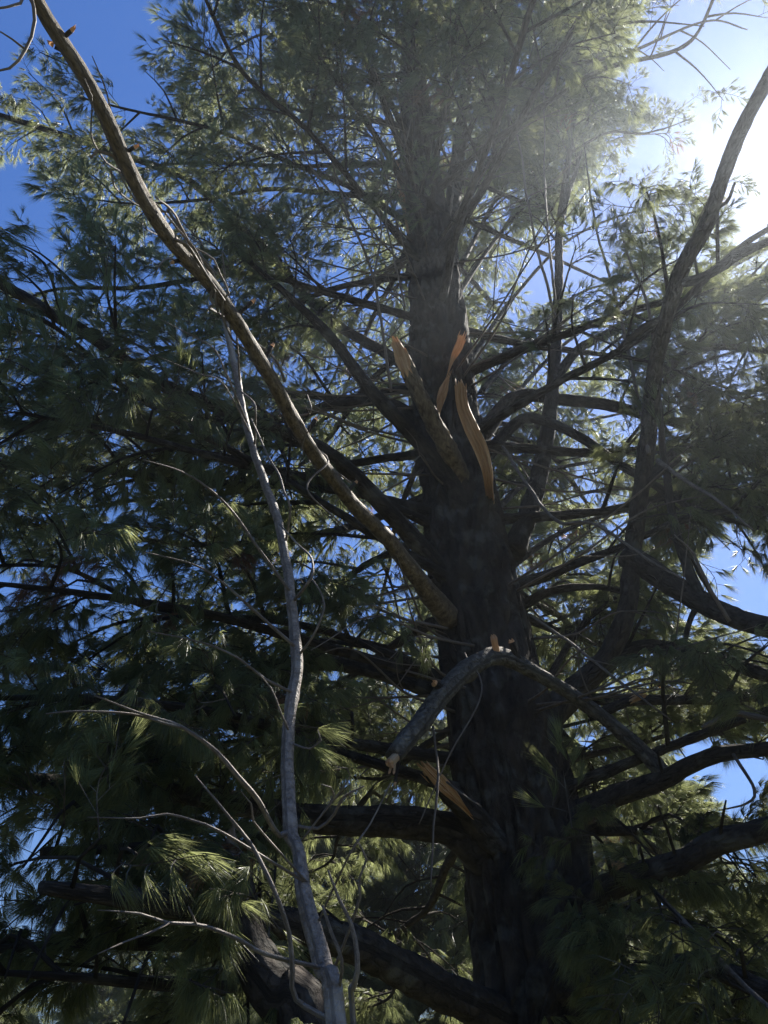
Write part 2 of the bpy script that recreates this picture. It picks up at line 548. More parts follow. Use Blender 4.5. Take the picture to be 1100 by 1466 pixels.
# ------------------------------------------------------------------ limb growth
def grow(geo, pts, start=0.25, spacing=0.3, length=(0.7, 1.4), r0=0.011, dens=1.0, out=None, brown=0.008, size=(0.62, 0.92), droop=0.25, tip=True):
    """side branches with needle sprays along a limb; the wood goes into the limb's own mesh"""
    C, t = catmull(pts, 0.05)
    T, N, B = frames(C)
    ln = np.concatenate([[0], np.cumsum(np.linalg.norm(np.diff(C, axis=0), axis=1))])
    tot = ln[-1]
    s = start * tot + rng.uniform(0, spacing)
    side = 1
    def sprays_along(Q, both=True):
        q, _ = catmull(Q, 0.03)
        ql = np.concatenate([[0], np.cumsum(np.linalg.norm(np.diff(q, axis=0), axis=1))])
        x = 0.18 * ql[-1]
        sd = 1
        while x < ql[-1]:
            i = min(int(np.searchsorted(ql, x)), len(q) - 2)
            d = q[i + 1] - q[i]
            d /= np.linalg.norm(d) + 1e-9
            lat = np.cross(d, [0, 0, 1.0]); lat /= np.linalg.norm(lat) + 1e-9
            dd = d * rng.uniform(.5, .95) + lat * sd * rng.uniform(.35, .95) + np.array([0, 0, rng.uniform(-.35, .4)])
            var = N_VAR if rng.uniform() < brown else int(rng.integers(0, N_VAR))
            out.append((q[i], spray_euler(dd, rng.normal(0, .45)), rng.uniform(*size), var))
            sd = -sd
            x += rng.uniform(.062, .118) / dens
        d = q[-1] - q[-2]
        out.append((q[-1], spray_euler(d + np.array([0, 0, rng.uniform(-.2, .2)]), rng.normal(0, .5)), rng.uniform(*size), int(rng.integers(0, N_VAR))))
    while s < tot:
        i = min(int(np.searchsorted(ln, s)), len(C) - 2)
        d = T[i]
        lat = np.cross(d, [0, 0, 1.0])
        if np.linalg.norm(lat) < .3:
            a = rng.uniform(0, 6.28); lat = np.array([math.cos(a), math.sin(a), 0])
        lat /= np.linalg.norm(lat)
        f = 1 - .45 * s / tot
        l2 = rng.uniform(*length) * f
        dd = d * rng.uniform(.35, .9) + lat * side * rng.uniform(.6, 1.0) + np.array([0, 0, rng.uniform(-.15, .45)])
        dd /= np.linalg.norm(dd)
        e = C[i] + dd * l2 + np.array([0, 0, -droop * l2 * rng.uniform(.2, 1.2)])
        mid = C[i] + dd * l2 * .5 + np.array([0, 0, .03 * l2]) + rng.normal(0, .04, 3) * l2
        Q = [C[i], mid, e]
        if lane_distance(np.array([C[i] + (e - C[i]) * f_ for f_ in (.2, .4, .6, .8, 1)])).min() > .5:
            geo.tube(Q, [r0 * l2 + .005, .004], 5, .12, wig=.6)
            sprays_along(Q)
        side = -side if rng.uniform() < .85 else side
        s += spacing * rng.uniform(.6, 1.4)
    if tip:
        sprays_along([C[int(len(C) * .78)], C[int(len(C) * .9)], C[-1]] if len(C) > 12 else [C[-3], C[-1]])

# ------------------------------------------------------------------ THE PINE
TY = 5.0
def tw(py, cx, D):
    p = P(cx, py, TY)
    return p, D / 2
TK = [tw(1700, 778, .86), tw(1466, 772, .77), tw(1400, 768, .755), tw(1200, 748, .745), tw(1090, 728, .72), tw(1000, 716, .69), tw(850, 688, .65), tw(700, 662, .60),
      tw(560, 636, .57), tw(400, 618, .53), tw(250, 602, .46), tw(100, 594, .36), tw(0, 590, .31)]
axis_pts = [np.array([TK[0][0][0], TY, -0.25])] + [k[0] for k in TK] + [np.array([TK[-1][0][0] - .05, TY, 16.0]), np.array([TK[-1][0][0] - .02, TY, 17.0])]
axis_r = [.56] + [k[1] for k in TK] + [.07, .012]
az = np.array([p[2] for p in axis_pts]); ax_ = np.array([p[0] for p in axis_pts])
def trunk_at(z):
    return np.array([np.interp(z, az, ax_), TY, z]), float(np.interp(z, az, axis_r))

pine = empty('pine_tree', (ax_[0], TY, 0), 'huge old pine with thick dark trunk, storm-torn limbs and drooping needle tufts', 'tree')
PINE0 = np.array([ax_[0], TY, 0.0])
def under(o, parent_loc=PINE0):
    """keep world coordinates when parented to an Empty that stands at parent_loc"""
    o.matrix_parent_inverse = Matrix.Translation(Vector(-parent_loc))
    return o

def build_trunk():
    zs = np.concatenate([np.arange(-.25, 9, .028), np.arange(9, 17.0, .12)])
    sides = 150
    V, U, F = [], [], []
    for z in zs:
        c, r = trunk_at(z)
        sx, sy = 0.04 * math.sin(z * .9), .03 * math.sin(z * 1.3 + 1)
        for j in range(sides):
            th = 2 * math.pi * j / sides
            x, y = math.cos(th), math.sin(th)
            q = Vector((x * r * 17, y * r * 17, z * 2.6))
            w = mnoise.noise(q * .5) * 1.2
            f = abs(mnoise.noise(q + Vector((w, w, w))))              # furrows where the noise crosses zero
            f = min(1, f * 3.2)
            blk = mnoise.noise(Vector((x * r * 6, y * r * 6, z * 7)))
            rr = r * (1 + .05 * mnoise.noise(Vector((x * 1.3, y * 1.3, z * .8)))) + .052 * (f - 1) * min(1, r / .2) + .014 * blk
            rr *= 1 + .35 * max(0, 1 - (z + .1) / .9) ** 2 * (1 + .4 * math.cos(5 * th))
            V.append((c[0] + sx * min(1, r * 3) + rr * x, c[1] + sy + rr * y, z))
            U.append((th / 6.2832 * r * 2, z * .6))
    k = len(zs)
    for i in range(k - 1):
        for j in range(sides):
            a, b = i * sides + j, i * sides + (j + 1) % sides
            F.append((a, b, b + sides, a + sides))
    F.append(tuple(range((k - 1) * sides, k * sides)))
    return under(link('trunk', mesh_from('trunk', V, F, M_TRUNK, U), pine))
build_trunk()

SP_PINE = []          # every needle spray of the pine
def limb(pts, r, sides=12, rough=.05, bumps=0, foliage=None, mat=None, name='limb', parent=None, extra=None):
    g = Geo()
    g.tube(pts, r, sides, .05, rough, True, bumps)
    if extra:
        for q in extra:
            g.tube(q[0], q[1], 6, .05, .04, wig=.5)
    if foliage:
        grow(g, pts, out=SP_PINE, **foliage)
    o = g.build(name, mat or M_LIMB, parent or pine)
    return under(o)

# --- limbs that the photograph shows one by one
long_limb = limb(LONG, [.1, .056, .044, .039, .034, .031, .028, .0265, .025, .0235, .0215, .0195, .018, .016, .014, .01], 16, .05, 10, None, M_DEAD)
long_limb['label'] = 'long bare tan limb reaching up and out from the trunk, stripped of needles'
arch = limb(ARCH, [.045, .042, .04, .036, .036, .041, .047, .052, .051, .047, .038], 22, .075, 8, None, M_GREY)
arch['label'] = 'grey broken limb arching across the front of the trunk'
limb(L((700, 1235, 4.85), (645, 1188, 4.68), (560, 1176, 4.6), (500, 1175, 4.5), (430, 1170, 4.4), (330, 1150, 4.2), (200, 1130, 4.0), (60, 1120, 3.7), (-60, 1110, 3.4)),
     [.11, .09, .082, .078, .07, .06, .05, .04, .02], 14, .05, 5, dict(start=.42, spacing=.2, length=(.5, 1.2)))
limb(L((720, 1460, 4.75), (650, 1425, 4.5), (570, 1385, 4.2), (500, 1350, 3.9), (420, 1325, 3.6), (330, 1310, 3.3), (200, 1290, 2.9), (60, 1270, 2.6)),
     [.1, .085, .078, .07, .06, .05, .035, .02], 14, .06, 8, dict(start=.45, spacing=.16, length=(.4, .9)))
limb(L((668, 735, 4.85), (632, 672, 4.7), (592, 622, 4.55), (556, 586, 4.4), (524, 550, 4.3), (480, 490, 4.15), (420, 430, 4.0), (340, 360, 3.9)),
     [.08, .068, .062, .058, .05, .04, .03, .015], 12, .05, 5, dict(start=.6, spacing=.25, length=(.4, .9)))
limb(L((660, 850, 4.95), (600, 780, 4.75), (540, 715, 4.5), (480, 658, 4.25), (420, 625, 4.0), (330, 590, 3.75), (220, 545, 3.55), (140, 487, 3.4), (60, 440, 3.3), (0, 405, 3.22), (-90, 350, 3.1)),
     [.08, .068, .062, .055, .05, .046, .042, .04, .036, .034, .02], 12, .04, 5, dict(start=.3, spacing=.22, length=(.5, 1.1)))
limb(L((640, 640, 5.1), (560, 578, 5.2), (480, 580, 5.2), (400, 600, 5.2), (300, 600, 5.1), (120, 607, 5.0), (0, 605, 4.9), (-150, 600, 4.8)),
     [.07, .052, .046, .042, .038, .033, .027, .012], 10, .07, 6, dict(start=.2, spacing=.24, length=(.6, 1.3)))
limb(L((630, 560, 5.2), (560, 510, 5.4), (470, 455, 5.5), (380, 360, 5.6), (280, 265, 5.5), (215, 235, 5.4), (110, 200, 5.2), (0, 165, 5), (-100, 140, 4.8)),
     [.07, .054, .05, .046, .044, .042, .038, .033, .016], 10, .07, 6, dict(start=.25, spacing=.24, length=(.6, 1.4)))
limb(L((680, 1010, 5.1), (520, 955, 5), (400, 955, 4.8), (300, 1010, 4.4), (200, 1080, 4.0), (90, 1180, 3.6)),
     [.075, .06, .05, .042, .03, .015], 10, .05, 4, dict(start=.25, spacing=.2, length=(.5, 1.2)))
limb(L((690, 620, 5.2), (740, 568, 5.2), (800, 572, 5.2), (870, 580, 5.2), (950, 600, 5.2), (1010, 612, 5.2), (1060, 608, 5.1), (1150, 585, 5)),
     [.075, .06, .055, .052, .05, .046, .043, .03], 12, .04, 5, dict(start=.3, spacing=.24, length=(.6, 1.3)))
limb(L((690, 660, 5.1), (750, 600, 5.0), (820, 620, 4.9), (880, 660, 4.8), (930, 690, 4.7), (1000, 730, 4.6), (1100, 760, 4.5)),
     [.06, .045, .04, .034, .03, .024, .012], 10, .05, 5, dict(start=.35, spacing=.25, length=(.5, 1.1)))
U2 = L((735, 790, 5.0), (765, 710, 5.1), (782, 630, 5.15), (792, 550, 5.2), (797, 480, 5.2), (800, 400, 5.2), (802, 320, 5.2), (815, 220, 5.2), (832, 90, 5.2), (845, -40, 5.2))
limb(U2, [.09, .075, .068, .06, .05, .045, .042, .034, .028, .015], 12, .05, 5, dict(start=.35, spacing=.16, length=(.4, 1.1)),
     extra=[(L((793, 545, 5.2), (835, 492, 5.15), (900, 456, 5.1), (960, 432, 5.0), (1020, 398, 4.9), (1110, 345, 4.8)), [.05, .042, .036, .034, .03, .02]),
            (L((803, 325, 5.2), (828, 230, 5.3), (848, 130, 5.35), (862, 20, 5.4)), [.03, .026, .02, .01]),
            (L((790, 300, 5.18), (740, 285, 5.3), (690, 268, 5.4), (660, 262, 5.3)), [.03, .026, .024, .03]),
            (L((815, 220, 5.2), (870, 190, 5.1), (930, 190, 5.0), (990, 170, 4.9)), [.02, .017, .013, .006])])
U3 = L((745, 1080, 5.0), (800, 1010, 5.0), (866, 945, 4.8), (898, 870, 4.62), (905, 800, 4.55), (918, 700, 4.3), (928, 620, 4.1), (936, 540, 3.9), (953, 460, 3.6), (977, 385, 3.3), (1010, 325, 3.08), (1030, 270, 2.9),
       (1055, 200, 2.7), (1085, 140, 2.5), (1130, 60, 2.3), (1200, -60, 2.0))
limb(U3, [.12, .09, .07, .062, .059, .056, .054, .052, .050, .049, .048, .047, .045, .043, .04, .035], 18, .06, 8, None,
     extra=[(L((970, 405, 3.4), (1010, 395, 3.2), (1060, 365, 3.0), (1120, 335, 2.8)), [.035, .03, .028, .02]),
            (L((955, 455, 3.6), (915, 475, 3.65), (880, 505, 3.7)), [.03, .026, .012]),
            (L((930, 610, 4.08), (935, 560, 4.2), (1000, 520, 4.3), (1060, 500, 4.3)), [.02, .018, .014, .008]),
            (L((1018, 300, 3.0), (1040, 290, 2.95), (1052, 262, 2.9)), [.014, .012, .008]),
            (L((925, 690, 4.25), (955, 670, 4.1), (975, 655, 4.0)), [.022, .02, .014])])['label'] = 'thick upright side limb with plain grey bark, curving over'
limb(L((898, 795, 4.56), (935, 818, 4.5), (970, 842, 4.45), (1020, 870, 4.36), (1070, 890, 4.26), (1130, 905, 4.15), (1220, 920, 4.0)), [.09, .075, .07, .066, .062, .058, .05], 14, .04, 5, None,
     extra=[(L((1005, 865, 4.38), (978, 805, 4.36), (960, 730, 4.3), (951, 650, 4.22), (943, 570, 4.1), (938, 500, 3.95)), [.045, .034, .028, .024, .018, .012]),
            (L((1000, 862, 4.4), (985, 905, 4.45), (975, 960, 4.5)), [.02, .017, .01]),
            (L((1030, 872, 4.34), (1000, 820, 4.2), (985, 790, 4.1), (960, 770, 4.0)), [.012, .011, .009, .005])])
limb(L((800, 1180, 4.9), (880, 1140, 4.75), (950, 1115, 4.5), (985, 1097, 4.35), (1030, 1080, 4.2), (1100, 1072, 4.0), (1200, 1060, 3.8)), [.075, .06, .05, .045, .04, .036, .02], 10, .05, 4,
     dict(start=.35, spacing=.2, length=(.4, 1.0)))
HANG_REST = L((810, 1310, 4.8), (890, 1262, 4.5), (970, 1235, 4.2), (1030, 1207, 4), (1100, 1187, 3.8), (1200, 1160, 3.6))
limb(HANG_REST, [.085, .065, .058, .055, .052, .04], 10, .05, 4, dict(start=.2, spacing=.17, length=(.4, .9)))
limb(L((780, 1040, 5.1), (900, 932, 4.95), (1000, 938, 4.8), (1100, 968, 4.6), (1200, 1000, 4.4)), [.07, .05, .045, .04, .015], 10, .05, 4, dict(start=.25, spacing=.2, length=(.5, 1.1)))
limb(L((645, 500, 5.1), (640, 400, 5.25), (648, 300, 5.3), (656, 220, 5.3), (668, 120, 5.3), (692, 0, 5.3), (700, -80, 5.3)), [.11, .1, .09, .08, .07, .055, .03], 12, .05, 6,
     dict(start=.3, spacing=.35, length=(.4, 1.0)))
limb(L((790, 1420, 4.7), (900, 1400, 4.4), (1000, 1380, 4.1), (1100, 1420, 3.9), (1180, 1440, 3.7)), [.08, .055, .045, .04, .02], 10, .05, 4, dict(start=.1, spacing=.14, length=(.4, 1.0)))

# --- low outer limbs heavy with hanging needles
for pts, k in [
    (L((660, 980, 5.0), (480, 930, 4.3), (300, 880, 3.6), (120, 850, 3.1), (-60, 830, 2.7)), .24),
    (L((670, 1090, 5.0), (480, 1060, 4.2), (300, 1020, 3.5), (130, 1000, 3.0), (-40, 1000, 2.7)), .22),
    (L((440, 1172, 4.4), (380, 1208, 4.0), (240, 1212, 3.5), (60, 1220, 3.1)), .16),
    (L((420, 1325, 3.6), (330, 1350, 3.7), (150, 1350, 3.6), (-20, 1360, 3.3)), .15),
    (L((480, 1346, 3.85), (400, 1400, 3.8), (300, 1415, 3.6), (120, 1400, 3.2), (-40, 1390, 3.0)), .14),
    (L((700, 1260, 5.3), (640, 1120, 6.4), (520, 1060, 7.0), (380, 1060, 7.2), (200, 1080, 7.2)), .2),
    (L((640, 760, 5.0), (500, 700, 4.6), (330, 660, 3.8), (180, 620, 3.2), (20, 590, 2.8)), .25),
    (L((640, 700, 5.1), (480, 760, 5.3), (300, 780, 5.2), (120, 760, 5.0), (-40, 740, 4.8)), .3),
    (L((760, 1100, 5.2), (850, 1080, 5.4), (930, 1060, 5.5), (1020, 1030, 5.5)), .14),
    (L((770, 1180, 5.1), (850, 1190, 5.0), (930, 1190, 4.9), (1010, 1210, 4.8)), .13),
    (L((780, 1300, 5.0), (860, 1300, 4.7), (940, 1310, 4.5), (1010, 1330, 4.3)), .13),
    (L((780, 1400, 5.0), (870, 1420, 4.6), (960, 1440, 4.2), (1040, 1480, 4.0)), .12),
    (L((770, 1000, 5.2), (830, 900, 5.5), (900, 830, 5.7), (990, 790, 5.7)), .16),
    (L((720, 820, 5.2), (790, 770, 5.6), (860, 740, 5.8), (960, 720, 5.8)), .17),
    (L((700, 900, 5.2), (780, 850, 5.0), (850, 840, 4.9), (900, 850, 4.8)), .16),
    (L((690, 640, 5.2), (760, 540, 5.9), (840, 470, 6.3), (940, 430, 6.5), (1060, 410, 6.5)), .14),
    (L((670, 520, 5.2), (740, 420, 5.9), (820, 340, 6.3), (920, 300, 6.4), (1020, 290, 6.4)), .14),
    (L((650, 430, 5.2), (720, 330, 5.8), (800, 250, 6.2), (880, 200, 6.3), (960, 190, 6.3)), .14),
    (L((650, 330, 5.2), (720, 200, 5.6), (800, 120, 5.8), (880, 60, 5.8)), .14),
    (L((640, 260, 5.0), (700, 130, 4.6), (760, 40, 4.3), (820, -40, 4.1)), .24),
    (L((620, 250, 4.8), (600, 130, 4.1), (590, 40, 3.8), (585, -40, 3.6)), .24),
    (L((610, 330, 4.9), (560, 230, 4.2), (500, 140, 3.8), (440, 60, 3.6)), .24),
    (L((690, 560, 5.3), (760, 480, 6.3), (830, 420, 6.9), (900, 400, 7.2)), .14),
    (L((680, 600, 5.3), (760, 610, 6.2), (850, 600, 6.8), (940, 580, 7.0)), .15),
    (L((660, 380, 5.3), (720, 270, 6.3), (780, 200, 6.8), (850, 160, 7.0)), .15),
    (L((700, 740, 5.2), (770, 680, 6.0), (850, 660, 6.4), (950, 640, 6.6)), .15),
    (L((918, 700, 4.3), (980, 640, 4.6), (1060, 660, 4.7), (1160, 700, 4.7)), .15),
    (L((936, 540, 3.95), (1000, 500, 4.3), (1080, 500, 4.6), (1160, 520, 4.8)), .16)]:
    limb(pts, ([.030, .022, .017, .012, .006] if pts[1][1] > 5.3 else [.042, .032, .024, .016, .007])[:len(pts)], 8, .05, 2, dict(start=.2, spacing=k, length=(.45, 1.0), droop=.45))

# --- the rest of the crown: whorls all round the trunk
def in_front(pts):
    """whether a limb would hang between the viewer and the broken wood that stands clear"""
    a = project(catmull(pts, .1)[0][3:])
    for f in (ARCH, LONG, STEM[2:], L((690, 660, 4.5), (650, 560, 4.5), (566, 488, 4.3))):
        b = project(catmull(f, .1)[0])
        d = np.hypot(a[:, None, 0] - b[None, :, 0], a[:, None, 1] - b[None, :, 1])
        if ((d < 26) & (a[:, None, 2] < b[None, :, 2] - .05)).any():
            return True
    return False

def whorls():
    z = 3.3
    k = 0
    while z < 16.4:
        n = 5 if z < 12 else 4
        a0 = rng.uniform(0, 6.28)
        for j in range(n):
            a = a0 + 2 * math.pi * j / n + rng.normal(0, .18)
            dx, dy = math.sin(a), -math.cos(a)            # a = 0 points at the viewer
            toward = dy < -.75
            Lm = (4.1 if z < 9 else 4.1 * (1 - ((z - 9) / 9.5) ** 1.3)) * rng.uniform(.8, 1.12)
            if z < 7.5 and toward:
                if rng.uniform() < .6: continue
                Lm *= .62
            if z < 5 and dy < -.2:
                Lm *= .85
            c, r = trunk_at(z)
            rise = rng.uniform(-.02, .22) if z < 9 else rng.uniform(.15, .5)
            pts = []
            bend = rng.normal(0, .12)
            for s in (0, .2, .42, .65, .85, 1):
                aa = a + bend * s
                pts.append(c + np.array([math.sin(aa), -math.cos(aa), 0]) * (r * .7 + s * Lm) + np.array([0, 0, rise * Lm * s - .16 * Lm * s * s + .1 * Lm * max(0, s - .7)]) + rng.normal(0, .085, 3) * min(1, s * 2))
            r0 = .011 + .006 * Lm
            # keep thick wood out of the open air right over the viewer
            if min(np.linalg.norm(p[:2]) for p in pts) < 1.1 and z < 8:
                continue
            if (lane_distance(catmull(pts, .1)[0][6:], .6).min() < .2 and rng.uniform() < .5) or (z < 9.5 and in_front(pts)):
                continue
            limb(pts, [r0 * 1.3, r0 * .9, r0 * .75, r0 * .58, r0 * .38, .007], 8, .09, 5, dict(start=.16, spacing=(.19 if dx > -.2 else .21) if z < 8.5 else .32, length=(.6, 1.3)))
            k += 1
        z += rng.uniform(.62, .85)
    return k
N_WHORL = whorls()

# ------------------------------------------------------------------ broken stubs, torn wood
def stub(pts, r, slant, face, sides=26, jag=.026, label=None, mat=None, wood=None):
    """a snapped limb: bark tube whose end is torn off aslant, its torn face a part of its own"""
    C, t = catmull(pts, .03)
    rad = np.interp(t, np.linspace(0, 1, len(r)), r)
    T, N, B = frames(C)
    th = np.linspace(0, 2 * np.pi, sides, endpoint=False)
    k = len(C)
    g = rng.normal(0, .045, (k, sides)); g = (g + np.roll(g, 1, 0) + np.roll(g, 1, 1))
    V = C[:, None] + (rad[:, None] * (1 + g))[..., None] * (np.cos(th)[None, :, None] * N[:, None] + np.sin(th)[None, :, None] * B[:, None])
    ax = T[-1]
    face = np.asarray(face, float); face = face - ax * face.dot(ax); face /= np.linalg.norm(face)
    nd = np.cos(th)[:, None] * N[-1] + np.sin(th)[:, None] * B[-1]
    side = nd @ face
    cut = -slant * (side + 1) / 2 + rng.normal(0, jag, sides)          # how far each bark fibre reaches along the axis
    # slide rings so that the tube ends on the slanted cut
    lo = np.concatenate([[0], np.cumsum(np.linalg.norm(np.diff(C, axis=0), axis=1))])
    for j in range(sides):
        end = lo[-1] + cut[j]
        s = np.minimum(lo * end / lo[-1], end) if end > 0 else lo * 0
        for ax_i in range(3):
            V[:, j, ax_i] = np.interp(s, lo, V[:, j, ax_i].copy())
        V[-1, j] += 0
    U = np.stack([np.tile(th / 6.2832, k), np.repeat(lo, sides)], 1)
    F = [(i * sides + j, i * sides + (j + 1) % sides, (i + 1) * sides + (j + 1) % sides, (i + 1) * sides + j) for i in range(k - 1) for j in range(sides)]
    F.append(tuple(range(sides - 1, -1, -1)))
    o = under(link('broken_stub', mesh_from('broken_stub', V.reshape(-1, 3), F, mat or M_LIMB, U), pine))
    if label: o['label'] = label
    # torn face
    ring = V[-1]
    ctr = ring.mean(0)
    W, UW = [], []
    sc = [1.0, .93, .75, .5, .25]
    latd = np.cross(ax, face)
    for a, q in enumerate(sc):
        pr = ctr + (ring - ctr) * q
        if a:
            pr = pr + ax * (np.abs(rng.normal(0, jag * 1.3, sides)) + .004)[:, None]
        W.append(pr)
    W.append(ctr[None] + ax * .01)
    W = np.vstack(W)
    UW = np.stack([(W - ctr) @ latd, (W - ctr) @ ax], 1)
    FW = [(i * sides + j, i * sides + (j + 1) % sides, (i + 1) * sides + (j + 1) % sides, (i + 1) * sides + j) for i in range(len(sc) - 1) for j in range(sides)]
    e = len(W) - 1
    b = (len(sc) - 1) * sides
    FW += [(b + j, b + (j + 1) % sides, e) for j in range(sides)]
    w = link('torn_wood', mesh_from('torn_wood', W, FW, wood or M_WOOD, UW, smooth=False), o)
    w.matrix_parent_inverse = o.matrix_parent_inverse.copy() if False else Matrix.Translation(Vector((0, 0, 0)))
    return o, w

def sub(o, parent):
    """sub-part whose mesh is in world coordinates, below a part that is too"""
    o.parent = parent
    o.matrix_parent_inverse = Matrix.Identity(4)
    return o

CAMD = np.array([0, 0, CAM_H])
def toward_cam(p):
    d = CAMD - p
    return d / np.linalg.norm(d)

q = L((668, 712, 4.95), (655, 675, 4.75), (638, 638, 4.55), (614, 592, 4.36), (590, 542, 4.18), (564, 486, 4.0))
stub(q, [.1, .082, .068, .062, .058, .05], .3, toward_cam(q[-1]) + np.array([-.3, 0, 0]), mat=M_DEAD, label='stout snapped limb stub beside the trunk with a pale slanted tear')
q = L((715, 1215, 4.74), (695, 1190, 4.66), (668, 1160, 4.55), (640, 1132, 4.45), (612, 1104, 4.36))
stub(q, [.09, .08, .066, .05, .03], .1, np.array([0, .3, 1.0]), label='snapped stub above the low fork with a long orange tear')
q = L((612, 330, 4.95), (606, 312, 4.85), (598, 294, 4.78))
stub(q, [.06, .055, .05], .06, toward_cam(q[-1]))
q = L((845, 1025, 4.62), (880, 1012, 4.5), (918, 994, 4.4))
stub(q, [.03, .028, .025], .05, toward_cam(q[-1]))
# small cut stubs on the arched limb
def cut_peg(px0, px1, r, par, world=False, mat=None):
    g = Geo()
    a, b = (px0, px1) if world else (P(*px0), P(*px1))
    g.tube([a, (a + b) / 2, b], [r * 1.1, r, r], 10, .02, .04)
    o = sub(g.build('snapped_peg', mat or M_LIMB), par)
    d = (b - a) / np.linalg.norm(b - a)
    T, N, B = frames(np.array([a, b]))
    th = np.linspace(0, 6.2832, 12, endpoint=False)
    ring = np.array([b + d * .003 + (math.cos(x) * N[1] + math.sin(x) * B[1]) * r * .98 for x in th])
    ring2 = b + d * .003 + (ring - b - d * .003) * .55 + d * rng.uniform(.004, .02, 12)[:, None]
    V = np.vstack([ring, ring2, (b + d * .01)[None]])
    F = [(j, (j + 1) % 12, 12 + (j + 1) % 12, 12 + j) for j in range(12)] + [(12 + j, 12 + (j + 1) % 12, 24) for j in range(12)]
    w = link('torn_wood', mesh_from('torn_wood', V, F, M_WOOD, np.stack([(V - b) @ N[1], (V - b) @ B[1]], 1) * 1.0, smooth=False))
    sub(w, par)
cut_peg((712, 940, 4.16), (707, 913, 4.1), .02, arch, mat=M_WOOD)
cut_peg((742, 945, 4.22), (733, 920, 4.16), .019, arch)
cut_peg((638, 990, 3.92), (623, 979, 3.86), .02, arch)
cut_peg((575, 1076, 3.7), (558, 1092, 3.6), .02, arch, mat=M_CUT)
for k in range(5):
    cut_peg((572 + rng.normal(0, 5), 1078 + rng.normal(0, 5), 3.68), (560 + rng.normal(0, 8), 1096 + rng.normal(0, 8), 3.6), .006, arch, mat=M_CUT)
cut_peg((572, 1080, 3.68), (566, 1120, 3.62), .007, arch)
for k, (dx, dy), r in ((6, (16, -14), .009), (5.3, (9, -15), .010), (4.1, (10, -16), .012), (11.6, (9, -8), .006), (11.3, (-13, -7), .008), (3.1, (9, -10), .011), (9.4, (11, -6), .006), (7.6, (-12, 3), .007)):
    a_ = LONG[int(k)] + (LONG[int(k) + 1] - LONG[int(k)]) * (k % 1)
    pa = project(a_)
    cut_peg(P(pa[0], pa[1], a_[1]), P(pa[0] + dx * 1.6, pa[1] + dy * 1.6, a_[1] - .02), r, long_limb, True)

def splinter(pts, width, thick, face, jag=.03, label=None, bark=True, narrow=.25, side=None):
    """a slab of split wood: inner wood facing FACE, bark on its back; jagged far end"""
    C, t = catmull(pts, .02)
    T, N, B = frames(C)
    k, m = len(C), 17
    wd = np.interp(t, np.linspace(0, 1, len(width)), width)
    face = np.asarray(face, float)
    Wv, Bv, UW = [], [], []
    us = np.linspace(-1, 1, m)
    jg = rng.normal(0, jag * 1.1, m) - jag * np.abs(us) * .8
    ridge = rng.normal(0, .55, m)
    base_j = rng.normal(0, 1, m)
    for i in range(k):
        fn = face - T[i] * face.dot(T[i]); fn /= np.linalg.norm(fn)
        s = np.cross(T[i], fn)
        for a, u in enumerate(us):
            shift = T[i] * jg[a] * max(0, (t[i] - .75) / .25) ** 1.5
            p = C[i] + s * u * wd[i] * (1 + .12 * math.sin(9 * t[i] + 3 * u)) + shift - T[i] * abs(base_j[a]) * .03 * (1 - t[i])
            Wv.append(p + fn * (thick * (.15 * (1 - u * u) * -1 + .25 * ridge[a]) + rng.normal(0, .0012)))
            Bv.append(p - fn * (thick * (1 - .75 * u * u) + .004))
            UW.append((u * wd[i], t[i]))
    Wv, Bv = np.array(Wv), np.array(Bv)
    Fg = [(i * m + a, i * m + a + 1, (i + 1) * m + a + 1, (i + 1) * m + a) for i in range(k - 1) for a in range(m - 1)]
    o = under(link('split_slab', mesh_from('split_slab', Bv, [f[::-1] for f in Fg], M_LIMB if bark else M_WOOD, UW), pine))
    if label: o['label'] = label
    # wood face plus its edges
    V = np.vstack([Wv, Bv + (Wv - Bv) * .06])
    n = len(Wv)
    F = list(Fg)
    for i in range(k - 1):
        F.append((i * m, (i + 1) * m, n + (i + 1) * m, n + i * m))
        F.append((i * m + m - 1, n + i * m + m - 1, n + (i + 1) * m + m - 1, (i + 1) * m + m - 1))
    for a in range(m - 1):
        F.append(((k - 1) * m + a, (k - 1) * m + a + 1, n + (k - 1) * m + a + 1, n + (k - 1) * m + a))
    w = link('torn_wood', mesh_from('torn_wood', V, F, M_WOOD, UW + UW, smooth=False))
    sub(w, o)
q = L((702, 722, 4.88), (700, 700, 4.66), (697, 672, 4.52), (688, 642, 4.44), (673, 610, 4.36), (662, 580, 4.3), (659, 548, 4.24))
splinter(q, [.03, .032, .036, .044, .05, .05, .047], .05, toward_cam(q[3]) + np.array([-.25, 0, .0]), .022, 'curved slab of split limb baring long orange wood')
q = L((628, 592, 4.58), (631, 574, 4.55), (636, 556, 4.52), (642, 540, 4.5))
splinter(q, [.012, .03, .034, .018], .025, toward_cam(q[2]), .03)
q = L((641, 536, 4.62), (648, 515, 4.57), (657, 496, 4.53), (664, 479, 4.5))
splinter(q, [.003, .016, .034, .044], .014, toward_cam(q[2]), .03, bark=False, label='thin pale splinter standing out from the trunk')
q = L((672, 1164, 4.4), (652, 1140, 4.33), (628, 1116, 4.27), (606, 1093, 4.23))
splinter(q, [.004, .024, .036, .028], .03, toward_cam(q[2]) + np.array([.2, 0, .2]), .014, 'long pointed orange tear above the low fork')
q = L((584, 330, 4.75), (577, 290, 4.72), (573, 262, 4.72), (569, 232, 4.72))
splinter(q, [.01, .025, .035, .022], .012, toward_cam(q[2]), .05, bark=False)

